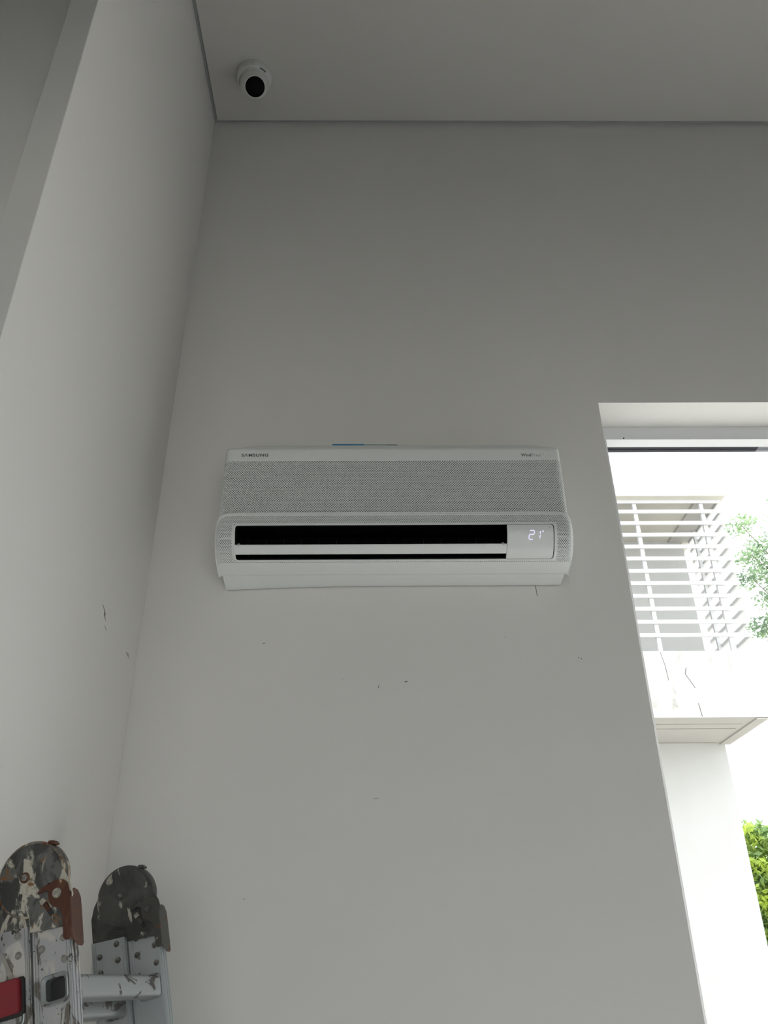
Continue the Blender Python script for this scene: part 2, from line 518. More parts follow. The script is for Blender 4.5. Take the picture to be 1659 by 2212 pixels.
class Prof:
    """arc-length parametrised (Y, Z) curve, running downwards"""
    def __init__(self, pts, smooth=True):
        self.p = catmull(pts) if smooth else pts
        self.l = [0.0]
        for a, b in zip(self.p, self.p[1:]): self.l.append(self.l[-1] + math.hypot(b[0] - a[0], b[1] - a[1]))
        self.len = self.l[-1]

    def at(self, p):
        p = min(max(p, 0), self.len)
        i = 0
        while i < len(self.l) - 2 and self.l[i + 1] < p: i += 1
        t = (p - self.l[i]) / max(self.l[i + 1] - self.l[i], 1e-9)
        a, b = self.p[i], self.p[i + 1]
        dy, dz = b[0] - a[0], b[1] - a[1]; n = math.hypot(dy, dz) or 1
        # outward normal (towards the room, -Y, for a curve running down)
        return a[0] + (b[0] - a[0]) * t, a[1] + (b[1] - a[1]) * t, dz / n, -dy / n

    def find_z(self, z):
        lo, hi = 0, self.len
        for _ in range(40):
            m = (lo + hi) / 2
            if self.at(m)[1] > z: lo = m
            else: hi = m
        return lo


def surf(pr, s, p, off=0.0, hw=HW):
    Y, Z, ny, nz = pr.at(p)
    fl = hw - RC
    sg = 1 if s >= 0 else -1
    a = abs(s) - fl
    if a <= 0: x, sb, px, py = s, 0.0, 0.0, 1.0
    elif a < RC * math.pi / 2:
        t = a / RC
        x, sb, px, py = sg * (fl + RC * math.sin(t)), RC * (1 - math.cos(t)), sg * math.sin(t), math.cos(t)
    else: x, sb, px, py = sg * hw, RC + a - RC * math.pi / 2, sg, 0.0
    return (x + px * off, Y + sb + ny * py * off - YB, Z + nz * off * (1 if py > 0 else 0) - 2.335)


def lattice(mb, pr, s0, s1, p0, p1, pitch, row, rs, rp, keep, off=0.0, depth=0.002, hw=HW):
    n = max(1, round((p1 - p0) / row)); m = max(1, round((s1 - s0) / pitch))
    hs = (s1 - s0) / (2 * m); hp = (p1 - p0) / n
    gid = {}

    def gv(i, j):
        k = (i, j)
        if k not in gid:
            gid[k] = len(mb.v); mb.v.append(surf(pr, s0 + i * hs, p0 + j * hp, off, hw))
        return gid[k]
    for j in range(n):
        cells = [(2 * k, 2) for k in range(m)] if j % 2 == 0 else [(0, 1)] + [(2 * k + 1, 2) for k in range(m - 1)] + [(2 * m - 1, 1)]
        for i, w in cells:
            sc_, pc = s0 + (i + w / 2) * hs, p0 + (j + 0.5) * hp
            mode = keep(sc_, pc)
            if mode == 0: continue
            if w == 1:
                mb.f.append((gv(i, j), gv(i + 1, j), gv(i + 1, j + 1), gv(i, j + 1))); continue
            ring = [gv(i, j), gv(i + 1, j), gv(i + 2, j), gv(i + 2, j + 1), gv(i + 1, j + 1), gv(i, j + 1)]
            if mode == 1: mb.f.append(tuple(ring)); continue
            dirs = [(-.80, -.6), (0, -1), (.80, -.6), (.80, .6), (0, 1), (-.80, .6)]
            b = len(mb.v)
            for dx, dp in dirs: mb.v.append(surf(pr, sc_ + dx * rs, pc + dp * rp, off, hw))
            for dx, dp in dirs: mb.v.append(surf(pr, sc_ + dx * rs, pc + dp * rp, off - depth, hw))
            for k in range(6):
                q = (k + 1) % 6
                mb.f.append((ring[k], ring[q], b + q, b + k))
                mb.f.append((b + k, b + q, b + 6 + q, b + 6 + k))


def raw(mb, name, mat, parent, smooth=True, angle=35):
    """mesh without normal recalculation"""
    m = bpy.data.meshes.new(name)
    m.from_pydata(mb.v, [], mb.f)
    m.materials.append(M[mat])
    for p in m.polygons: p.use_smooth = smooth
    o = bpy.data.objects.new(name, m); COL.objects.link(o); o.parent = parent
    if smooth: m.set_sharp_from_angle(angle=math.radians(angle))
    return o


def patch(mb, pr, s0, s1, p0, p1, ns, np_, off=0.0, hw=HW):
    o = len(mb.v)
    for j in range(np_ + 1):
        for i in range(ns + 1):
            mb.v.append(surf(pr, s0 + (s1 - s0) * i / ns, p0 + (p1 - p0) * j / np_, off, hw))
    for j in range(np_):
        for i in range(ns):
            a = o + j * (ns + 1) + i
            mb.f.append((a, a + 1, a + ns + 2, a + ns + 1))


# --- main front panel (flat, above the outlet)
front = Prof([(1.715, 2.6425), (1.695, 2.6425), (1.682, 2.6405), (1.6755, 2.634), (1.674, 2.625), (1.674, 2.598), (1.674, 2.455), (1.674, 2.42), (1.674, 2.385)])
pa = front.find_z(2.5972); pb = front.find_z(2.4480)
ARC = RC * math.pi / 2
SM = HW - RC + ARC
pl = MB()
patch(pl, front, -SM, SM, 0.0, pa, 80, 14)
patch(pl, front, -SM, SM, pb, front.find_z(2.436), 80, 3)
for sg in (-1, 1):                       # corners behind the bezel
    patch(pl, front, sg * 0.374, sg * SM, front.find_z(2.436), front.len, 10, 4)
for sg in (-1, 1):                       # side cheeks back towards the wall
    o = len(pl.v); n = 30
    for k in range(n + 1):
        Y, Z, _, _ = front.at(front.len * k / n)
        pl.v.append((sg * HW, min(Y + RC, 1.80) - YB, Z - 2.335))
        pl.v.append((sg * HW, 1.80 - YB, Z - 2.335))
    for k in range(n): pl.f.append((o + 2 * k, o + 2 * k + 1, o + 2 * k + 3, o + 2 * k + 2))
# top of the panel closing back to the body
o = len(pl.v)
pl.v += [(-HW + .004, 1.715 - YB, 2.6425 - 2.335), (HW - .004, 1.715 - YB, 2.6425 - 2.335), (HW, 1.80 - YB, 2.6425 - 2.335), (-HW, 1.80 - YB, 2.6425 - 2.335)]
pl.f.append((o, o + 1, o + 2, o + 3))
raw(pl, 'front_panel', 'ac', AC)

gr = MB()
PITCH, ROW = 0.00585, 0.0033


def keep_main(s, p):
    return 2 if abs(s) < SM - 0.004 else 1


lattice(gr, front, -SM, SM, pa, pb, PITCH, ROW, 0.00185, 0.00138, keep_main, 0.0, 0.0022)
raw(gr, 'perforated_grille', 'ac_grille', AC, angle=30)
bk = MB()
patch(bk, front, -SM + .002, SM - .002, pa - .004, pb + .006, 60, 4, -0.0035)
raw(bk, 'filter_backing', 'ac_backing', AC)

# --- outlet bezel (curves under), proud of the front panel
bez = Prof([(1.6735, 2.4520), (1.6700, 2.4440), (1.6672, 2.4250), (1.6663, 2.4080), (1.6690, 2.3930), (1.6745, 2.3820), (1.6830, 2.3690), (1.6960, 2.3575), (1.7135, 2.3490), (1.7350, 2.3415), (1.7604, 2.3355)])
HB = HW + 0.0030
SB = HB - RC + ARC
po0, po1 = bez.find_z(2.4160), bez.find_z(2.3494)       # outlet top and bottom along the profile
so0, so1, so2 = -0.3660, 0.2600, 0.3685                 # outlet left, outlet right, display right
CR_S, CR_P = 0.046, 0.046                               # corner of the bezel


def bez_out(s, p, grow=0.0):
    """signed: positive inside the bezel outline"""
    e = SB - 0.002 - abs(s); q = p
    if e < CR_S and q < CR_P:
        return 1 - math.hypot((CR_S - e) / CR_S, (CR_P - q) / CR_P)
    return 1.0


def keep_bez(s, p):
    c = bez_out(s, p)
    if c <= 0.02: return 0
    if so0 - .0030 < s < so2 + .0030 and po0 - .0022 < p < po1 + .0022: return 0
    if c < 0.20 or p < 0.010 or abs(s) > SB - 0.009: return 1
    if so0 - .0065 < s < so2 + .0065 and po0 - .0060 < p < po1 + .0050: return 1
    if p > bez.len - 0.040: return 1
    return 2


bz = MB()
lattice(bz, bez, -SB, SB, 0.0, bez.len, 0.00490, 0.0034, 0.00150, 0.00132, keep_bez, 0.0, 0.002, HB)
for sg in (-1, 1):                       # side cheeks of the bezel
    o = len(bz.v); n = 24
    p_s = CR_P * 0.75
    for k in range(n + 1):
        Y, Z, _, _ = bez.at(p_s + (bez.len - p_s) * k / n)
        bz.v.append((sg * HB, Y + RC - YB, Z - 2.335)); bz.v.append((sg * HB, max(1.785, Y + RC) - YB, Z - 2.335))
    for k in range(n): bz.f.append((o + 2 * k, o + 2 * k + 1, o + 2 * k + 3, o + 2 * k + 2))
# underside lip back to the tray
o = len(bz.v)
patch(bz, Prof([(1.7604, 2.3355), (1.770, 2.3365), (1.782, 2.342)], False), -HB + .006, HB - .006, 0, 0.02, 30, 3, 0, 9)
bezel = raw(bz, 'outlet_bezel', 'ac', AC, angle=30)
bb = MB()
lattice(bb, bez, -SB + .004, SB - .004, 0.004, bez.len - .004, 0.010, 0.006, .001, .001,
        lambda s, p: 0 if (bez_out(s, p) < 0.12 or (so0 - .006 < s < so2 + .006 and po0 - .0035 < p < po1 + .0035)) else 1, -0.003, 0.001, HB)
raw(bb, 'bezel_backing', 'ac_backing', bezel)


def ribbon(mb, pr, path, offs, closed, hw):
    """path of (s, p) with 2-D left normals; offs: list of (lateral, outward)"""
    n = len(path); o = len(mb.v); k = len(offs)
    for i, (s, p) in enumerate(path):
        a = path[(i - 1) % n] if closed or i else path[0]
        b = path[(i + 1) % n] if closed or i < n - 1 else path[-1]
        ds, dp = b[0] - a[0], b[1] - a[1]; L = math.hypot(ds, dp) or 1
        for lat, of in offs: mb.v.append(surf(pr, s - dp / L * lat, p + ds / L * lat, of, hw))
    for i in range(n if closed else n - 1):
        j = (i + 1) % n
        for q in range(k - 1):
            mb.f.append((o + i * k + q, o + j * k + q, o + j * k + q + 1, o + i * k + q + 1))


# rounded rim of the bezel: up the left side, over the corner, along the top, down the right side
path = []
e = SB - 0.002
for k in range(10): path.append((-e, bez.len - (bez.len - CR_P) * k / 10))
for k in range(17):
    t = math.pi / 2 * k / 16
    path.append((-e + CR_S * (1 - math.cos(t)), CR_P * (1 - math.sin(t))))
for k in range(1, 40): path.append((-(e - CR_S) + 2 * (e - CR_S) * k / 40, 0.0))
for k in range(17):
    t = math.pi / 2 * (1 - k / 16)
    path.append((e - CR_S * (1 - math.cos(t)), CR_P * (1 - math.sin(t))))
for k in range(1, 11): path.append((e, CR_P + (bez.len - CR_P) * k / 10))
rm = MB()
ribbon(rm, bez, path, [(-0.0012, -0.012), (-0.0012, 0.0002), (0.0, 0.0016), (0.0035, 0.0018), (0.0062, 0.0006), (0.0075, -0.0006)], False, HB)
raw(rm, 'bezel_rim', 'ac', bezel, angle=60)

# lip around the outlet and display cut-out
rr = 0.006
path = []
for cs, cp, a0 in ((so2 - rr, po0 + rr, -math.pi / 2), (so2 - rr, po1 - rr, 0), (so0 + rr, po1 - rr, math.pi / 2), (so0 + rr, po0 + rr, math.pi)):
    for k in range(7):
        t = a0 + math.pi / 2 * k / 6
        path.append((cs + rr * math.cos(t), cp + rr * math.sin(t)))
lp = []
for i, a in enumerate(path):
    b = path[(i + 1) % len(path)]
    d = math.hypot(b[0] - a[0], b[1] - a[1]); n = max(1, int(d / 0.012))
    for k in range(n): lp.append((a[0] + (b[0] - a[0]) * k / n, a[1] + (b[1] - a[1]) * k / n))
ol = MB()
gap = MB()
ribbon(gap, bez, lp, [(-0.0008, -0.0012), (0.0042, -0.0014)], True, HB)
raw(gap, 'outlet_gap_shade', 'duct', bezel)  # black ribbon paints the shade in the gap round the display cover
ribbon(ol, bez, lp, [(0.0, -0.0018), (0.0, 0.0006), (-0.0012, 0.0012), (-0.0038, 0.0008), (-0.0050, -0.0005)], True, HB)
raw(ol, 'outlet_lip', 'ac', bezel, angle=60)

# dark duct behind the opening
du = MB()
zt, zb_, yb = 2.4265 - 2.335, 2.3520 - 2.335, 1.7485 - YB
d0, d1 = so0 - .004, so2 + .004
du.v += [(d0, 1.6705 - YB, zt), (d1, 1.6705 - YB, zt), (d1, yb, zt), (d0, yb, zt),
         (d0, 1.722 - YB, zb_), (d1, 1.722 - YB, zb_), (d1, yb, zb_), (d0, yb, zb_)]
du.f += [(0, 1, 2, 3), (4, 7, 6, 5), (3, 2, 6, 7), (0, 3, 7, 4), (1, 5, 6, 2)]
raw(du, 'outlet_duct', 'duct', AC, False)
vane = None
for k in range(15):
    x = so0 + 0.022 + k * 0.0415
    mb = MB().box(x - .0007, x + .0007, 1.724 - YB, 1.746 - YB, 2.376 - 2.335, 2.412 - 2.335)
    mb.box(x - .012, x + .012, 1.7265 - YB, 1.7285 - YB, 2.388 - 2.335, 2.390 - 2.335)
    mb.build('air_vane', 'vane', AC)

# louver blade across the outlet, turned open, with hinge pins at its ends
lv = MB()
sec = [(1.6790, 2.3724), (1.6778, 2.3706), (1.6830, 2.3640), (1.6925, 2.3570), (1.6960, 2.3556), (1.6972, 2.3574), (1.6940, 2.3612), (1.6860, 2.3672), (1.6812, 2.3722)]
ls = []
for x, k in ((so0 - .0020, .0), (so0 + .004, 0), (so0 + .02, 0), (0, 0), (so1 - .02, 0), (so1 - .006, 0), (so1 - .0015, 0)):
    ls.append([(x, y - YB, z - 2.335) for y, z in sec])
lv.loops(ls).build('louver', 'ac', AC, smooth=True, angle=50)
for x in (so0 + .0085, so1 - .0100):
    mb = MB().lathe((x, 1.6835 - YB, 2.3715 - 2.335), (0, .35, 1), [(-.004, .0042), (.004, .0040), (.0062, .0028), (.0070, .0006)], 14)
    mb.build('louver_pin', 'pin', AC, smooth=True)

# display cover, flush with the bezel, right corners rounded
dp = MB()
ds0, ds1, dq0, dq1, dr = so1 + 0.0005, so2 - 0.0019, po0 + 0.0017, po1 - 0.0017, 0.0050
rows = 26; cols = 14; o = len(dp.v)
for layer in (0.0010, -0.006):
    for j in range(rows + 1):
        p = dq0 + (dq1 - dq0) * j / rows
        dd = min(p - dq0, dq1 - p)
        se = ds1 - (dr - math.sqrt(max(dr * dr - (dr - dd) ** 2, 0)) if dd < dr else 0)
        # the left edge leans a little
        s_l = ds0 - 0.0015 * (j / rows)
        for i in range(cols + 1): dp.v.append(surf(bez, s_l + (se - s_l) * i / cols, p, layer, HB))
W_ = cols + 1; N_ = W_ * (rows + 1)
for j in range(rows):
    for i in range(cols):
        a = j * W_ + i
        dp.f.append((a, a + 1, a + W_ + 1, a + W_))
edge = [i for i in range(W_)] + [j * W_ + cols for j in range(1, rows + 1)] + [rows * W_ + i for i in range(cols - 1, -1, -1)] + [j * W_ for j in range(rows - 1, 0, -1)]
for i, a in enumerate(edge):
    b = edge[(i + 1) % len(edge)]
    dp.f.append((a, a + N_, b + N_, b))
disp = raw(dp, 'display_cover', 'ac', AC, angle=40)


def segment(pts, name='digit_segment'):
    """pts in local (x, z); laid on the bezel surface"""
    mb = MB(); L = []
    for x, z in pts: L.append((x, bez.find_z(z)))
    top = [surf(bez, s, p, 0.0016, HB) for s, p in L]; bot = [surf(bez, s, p, 0.0006, HB) for s, p in L]
    mb.loops([bot, top]).build(name, 'led', disp)


def stroke(x0, z0, x1, z1, h=0.00085):
    dx, dz = x1 - x0, z1 - z0; n = math.hypot(dx, dz); dx /= n; dz /= n
    nx, nz = -dz * h, dx * h
    x0 += dx * .0010; z0 += dz * .0010; x1 -= dx * .0010; z1 -= dz * .0010
    segment([(x0 + nx, z0 + nz), (x0 - nx, z0 - nz), (x1 - nx, z1 - nz), (x1 + nx, z1 + nz)])


cx0 = 0.3555 - AX
zT, zM, zB = 2.3996, 2.3910, 2.3812
sl = 0.13
A_ = lambda x, z: (x + (z - zB) * sl, z)
wd = 0.0104
stroke(*A_(cx0 - .0010, zT), *A_(cx0 + wd, zT))
stroke(*A_(cx0 + wd, zT), *A_(cx0 + wd, zM))
stroke(*A_(cx0 + wd, zM), *A_(cx0 - .0010, zM))
stroke(*A_(cx0 - .0010, zM), *A_(cx0 - .0010, zB))
stroke(*A_(cx0 - .0010, zB), *A_(cx0 + wd - .001, zB))
x1 = 0.3798 - AX
stroke(*A_(x1, zT - .0008), *A_(x1, zM + .0004))
stroke(*A_(x1, zM - .0004), *A_(x1, zB + .0005))
cdx, cdz = 0.3880 - AX, 2.3980
ring_o = [(cdx + .00170 * math.cos(t), cdz + .00170 * math.sin(t)) for t in [2 * math.pi * i / 14 for i in range(14)]]
segment(ring_o, 'degree_sign')
# small dot of the sensor at the display's upper right corner
sx, sp = 0.4045 - AX, bez.find_z(2.4075)
MB().loops([[surf(bez, sx + .0012 * math.cos(t), sp + .0012 * math.sin(t), .0006, HB) for t in [2 * math.pi * i / 10 for i in range(10)]],
            [surf(bez, sx + .0012 * math.cos(t), sp + .0012 * math.sin(t), .0015, HB) for t in [2 * math.pi * i / 10 for i in range(10)]]]).build('sensor_dot', 'pin', disp)


def text_obj(body, name, x, z, width, height, mat, bold=0.0, y=1.674 - 0.0003, parent=AC, track=1.0):
    cu = bpy.data.curves.new(name, 'FONT')
    cu.body = body; cu.size = 1.0; cu.extrude = 0.0; cu.offset = bold; cu.space_character = track
    t = bpy.data.objects.new(name, cu); COL.objects.link(t)
    dg = bpy.context.evaluated_depsgraph_get()
    me = bpy.data.meshes.new_from_object(t.evaluated_get(dg))
    bpy.data.objects.remove(t); bpy.data.curves.remove(cu)
    xs = [v.co.x for v in me.vertices]; ys = [v.co.y for v in me.vertices]
    x0_, x1_, y0_, y1_ = min(xs), max(xs), min(ys), max(ys)
    for v in me.vertices:
        v.co = ((v.co.x - x0_) / (x1_ - x0_) * width + x - AX, y - YB, (v.co.y - y0_) / (y1_ - y0_) * height + z - 2.335)
    me.materials.clear(); me.materials.append(M[mat])
    o = bpy.data.objects.new(name, me); COL.objects.link(o); o.parent = parent
    return o


text_obj('S\u039bMSUNG', 'brand_lettering', -0.3225, 2.6102, 0.0655, 0.0092, 'logo', 0.035, track=1.15)
text_obj('Wind', 'model_lettering', 0.3574, 2.6084, 0.0250, 0.0086, 'logo', 0.022)
text_obj('Free', 'model_lettering', 0.3836, 2.6084, 0.0228, 0.0080, 'logo_light', 0.004)
text_obj('TM', 'trademark_lettering', 0.4072, 2.6145, 0.0062, 0.0022, 'logo_light', 0.0)

# --- rear body with the rounded top and the sloping tray underneath
bd = MB(); rings = []
for x in [-.404, -.4035, -.401, -.396, -.388, -.375, -.355, -.33, -.30, -.25, -.2, -.1, 0, .1, .2, .25, .30, .33, .355, .375, .388, .396, .401, .4035, .404]:
    e = max(0.0, (abs(x) - 0.33) / 0.074)
    top = 0.049 * (1 - math.sqrt(max(0, 1 - min(e, 1) ** 2.2)))
    t = min(1, max(0, (-0.05 - x) / 0.34)); sag = 0.0085 * t * t
    secp = [(1.8295, 2.3400 - sag), (1.8265, 2.3345 - sag), (1.8230, 2.3328 - sag), (1.8100, 2.3325 - sag * .8), (1.790, 2.3335 - sag * .45), (1.7620, 2.3375), (1.7500, 2.3450), (1.7500, 2.52),
            (1.7000, 2.58), (1.7000, 2.634), (1.706, 2.655 - top * .35), (1.720, 2.674 - top * .7), (1.742, 2.6885 - top), (1.770, 2.6905 - top), (1.8295, 2.6905 - top)]
    rings.append([(x, y - YB, z - 2.335) for y, z in secp])
body = bd.loops(rings).build('body', 'ac', AC, smooth=True, angle=50)

# peeled sticker showing over the top edge
def strip(x0, x1, mat, h0, h1, lab):
    mb = MB()
    y0 = 1.7395 - YB
    q = [(x0 - AX, y0, .3515), (x1 - AX, y0, .3515), (x1 - AX, y0, h1), (x0 - AX, y0, h0)]
    mb.loops([q, [(a, b + .0012, c) for a, b, c in q]])
    o = mb.build('sticker', mat, AC); o['label'] = lab


strip(-0.1064, -0.0255, 'sticker_blue', .3568, .3562, 'blue sticker on the top edge')
strip(-0.0245, 0.0590, 'sticker_green', .3558, .3546, 'pale green see-through sticker on the top edge')
strip(0.0340, 0.0585, 'sticker_blue', .3545, .3538, 'blue end of the sticker')

# ================================================================== SECURITY CAMERA ON THE CEILING
SCL = Vector((-0.3895, 1.655, ZC))
CT = empty('security_camera', SCL)
tag(CT, 'white turret security camera with black lens face on the ceiling corner', 'camera')
MB().lathe((0, 0, 0), (0, 0, -1), [(0, .0568), (.004, .0572), (.022, .0565), (.031, .0535), (.034, .0505), (.034, .0475), (.028, .0470)], 48, True, True).build('mounting_base', 'cctv', CT, smooth=True, angle=30)
face = Vector((0.50, -0.90, -2.35)).normalized()
bc = Vector((0.002, -0.004, -0.052))
R0 = 0.0458
pr_ = [(R0 * math.cos(t), R0 * math.sin(t)) for t in [math.radians(a) for a in (180, 165, 150, 130, 110, 95, 80, 68, 58, 51)]]
ball = MB().lathe(bc, face, pr_ + [(0.0350, 0.0340), (0.0360, 0.0325)], 48).build('lens_ball', 'cctv', CT, smooth=True, angle=30)
MB().lathe(bc, face, [(0.0350, 0.0312), (0.0370, 0.0312), (0.0385, 0.0290), (0.0398, 0.0200), (0.0402, 0.002)], 48).build('lens_cover', 'cctv_black', ball, smooth=True, angle=60)
up_ = Vector((0, 0, -1))
# collar around the ball
MB().lathe((0, 0, -.0335), (0, 0, -1), [(0, .0508), (.006, .0500), (.0095, .0487), (.0095, .0472), (.002, .0470)], 48).build('collar', 'cctv', CT, smooth=True, angle=30)
# slot for the locking screw in the base
sl_ = MB(); R1 = 0.0574
rg = []
for k in range(9):
    a = math.radians(-62 + 24 * k / 8)
    rg.append([(r * math.cos(a), r * math.sin(a), z) for r, z in ((.0525, -.0335), (.0545, -.0305), (.0540, -.0295), (.0515, -.0325))])
sl_.loops(rg).build('lock_slot', 'slit', CT)

# ================================================================== FOLDED LADDER LEANING ON THE LEFT WALL
LA = Vector((-0.4861, 1.2570, 1.6300))
axv = Vector((0.1908, 0.9816, 0.0)).normalized()
wv = Vector((0.9816, -0.1908, 0.0)).normalized()
dl = math.radians(14.3)
uv = Vector((0, 0, 1)) * math.cos(dl) - wv * math.sin(dl)
wl = wv * math.cos(dl) + Vector((0, 0, 1)) * math.sin(dl)
LEN = 1.665                      # hinge axis to the feet
base = LA - uv * LEN
mw = Matrix(((wl.x, axv.x, uv.x, base.x), (wl.y, axv.y, uv.y, base.y), (wl.z, axv.z, uv.z, base.z), (0, 0, 0, 1)))
LD = empty('folding_ladder', mat=mw)
tag(LD, 'paint-splattered folded aluminium ladder with round hinges leaning on the left wall', 'ladder')
SP = 0.290                       # distance between the two stiles
mm = 0.001


def lz(u): return LEN + u * mm


def rail(w0, w1, a0, hole=None, mat='alu_dirty', u1=-62, lean=0.0):
    """box rail with bead ridges; hole = (w, u, half w, half u) opening for a rung end"""
    mb = MB(); D = 0.024
    x0, x1 = w0 * mm, w1 * mm
    zt0, zt1 = lz(u1), lz(u1 - 4)
    if hole is None:
        mb.add([(x0, a0, 0), (x1, a0, 0), (x1, a0 + D, 0), (x0, a0 + D, 0), (x0, a0, zt0), (x1, a0, zt1), (x1, a0 + D, zt1), (x0, a0 + D, zt0)],
               [(0, 3, 2, 1), (4, 5, 6, 7), (0, 1, 5, 4), (1, 2, 6, 5), (2, 3, 7, 6), (3, 0, 4, 7)])
    else:
        hw_, hu, sw, su = hole
        ha, hb = (hw_ - sw) * mm, (hw_ + sw) * mm
        h0, h1 = lz(hu - su), lz(hu + su)
        mb.box(x0, x1, a0, a0 + D, 0, h0)
        mb.add([(x0, a0, h1), (x1, a0, h1), (x1, a0 + D, h1), (x0, a0 + D, h1), (x0, a0, zt0), (x1, a0, zt1), (x1, a0 + D, zt1), (x0, a0 + D, zt0)],
               [(0, 3, 2, 1), (4, 5, 6, 7), (0, 1, 5, 4), (1, 2, 6, 5), (2, 3, 7, 6), (3, 0, 4, 7)])
        mb.box(x0, ha, a0, a0 + D, h0, h1)
        mb.box(hb, x1, a0, a0 + D, h0, h1)
    r = mb.build('stile', mat, LD, bevel=0.0)
    rb = MB()
    for c in (x0 + .0022, x0 + .0060, x1 - .0022, x1 - .0060):
        rb.box(c - .0011, c + .0011, a0 - .0011, a0 + .0005, 0.0, min(zt0, zt1) - .001)
    for c in (a0 + .004, a0 + .012, a0 + .020):
        rb.box(x1 - .0005, x1 + .0010, c - .0014, c + .0014, 0.0, min(zt0, zt1) - .001)
    rb.build('stile_ridges', mat, r)
    MB().box(x0 - .002, x1 + .002, a0 - .003, a0 + D + .003, -0.012, 0.03).build('rubber_foot', 'black_rubber_and_shade', r, bevel=.002)
    return r


RH = (34, -147, 15.5, 15.0)
for a0, mt, hole in ((0.0, 'alu_dirty', RH), (SP, 'alu_clean', None)):
    rail(4.5, 57, a0, hole, mt, -62.5)
    rail(-60, -1.5, a0, None, mt, -58.5)


def rrect(cx, cy, hx, hy, r, n=5):
    out = []
    for sx_, sy_, a0 in ((1, -1, -math.pi / 2), (1, 1, 0), (-1, 1, math.pi / 2), (-1, -1, math.pi)):
        for k in range(n + 1):
            t = a0 + math.pi / 2 * k / n
            out.append((cx + sx_ * (hx - r) + r * math.cos(t), cy + sy_ * (hy - r) + r * math.sin(t)))
    return out


def rung(wc, uc, hollow):
    mb = MB()
    o_ = rrect(wc * mm, lz(uc), .0155, .0150, .006)
    i_ = rrect(wc * mm, lz(uc), .0135, .0130, .005)
    fl = rrect(wc * mm, lz(uc), .0190, .0180, .0080)
    fm = rrect(wc * mm, lz(uc), .0175, .0168, .0070)
    R_ = lambda poly, a: [(x, a, z) for x, z in poly]
    ya = -0.0035
    mb.loops([R_(i_, SP - .002), R_(i_, 0.0), R_(fm, ya), R_(fl, ya + .0008), R_(fl, ya + .0022), R_(o_, 0.0015), R_(o_, 0.024), R_(o_, 0.03),
              R_(o_, SP - .010), R_(fm, SP - .006), R_(fl, SP - .0010)], True, True)
    r = mb.build('rung', 'alu_rung', LD, smooth=True, angle=40)
    if hollow:
        MB().loops([R_(rrect(wc * mm, lz(uc), .0134, .0129, .005), 0.013), R_(rrect(wc * mm, lz(uc), .0134, .0129, .005), 0.040)]).build('bore_shade_plug', 'black_rubber_and_shade', r)  # black plug paints the shade inside the hollow rung


rung(34, -147, True)
for k in range(1, 6): rung(34, -147 - 265 * k, True)
for k in range(0, 6): rung(-27, -160 - 265 * k, True)

# red plastic end plug on the left stile, with its dark backing
cap = MB().loops([[(x, -.0115, z) for x, z in rrect(-.0285, lz(-141.5), .0165, .0190, .004)],
                  [(x, -.0125 + .003, z) for x, z in rrect(-.0285, lz(-141.5), .0180, .0205, .005)],
                  [(x, -.0005, z) for x, z in rrect(-.0285, lz(-141.5), .0180, .0205, .005)]]).build('end_plug', 'red_cap', LD, smooth=True, angle=30)
cap['label'] = 'worn red plastic end plug'
MB().loops([[(x, -.0045, z) for x, z in rrect(-.0270, lz(-143.0), .0200, .0225, .005)],
            [(x, -.0002, z) for x, z in rrect(-.0270, lz(-143.0), .0205, .0230, .005)]]).build('plug_backing', 'black_rubber_and_shade', cap)
# smear of dried putty above the plug
MB().add([(-.041, -.0012, lz(-86)), (-.037, -.0012, lz(-86)), (-.0215, -.0012, lz(-121)), (-.029, -.0012, lz(-121)),
          (-.041, -.0002, lz(-86)), (-.037, -.0002, lz(-86)), (-.0215, -.0002, lz(-121)), (-.029, -.0002, lz(-121))],
         [(0, 1, 2, 3), (4, 7, 6, 5), (0, 4, 5, 1), (1, 5, 6, 2), (2, 6, 7, 3), (3, 7, 4, 0)]).build('putty_smear', 'putty', LD)


def arc(cx, cy, r, a0, a1, n=24):
    return [(cx + r * math.cos(math.radians(a0 + (a1 - a0) * k / n)), cy + r * math.sin(math.radians(a0 + (a1 - a0) * k / n))) for k in range(n + 1)]


def P2(pts): return [(x * mm, lz(y)) for x, y in pts]


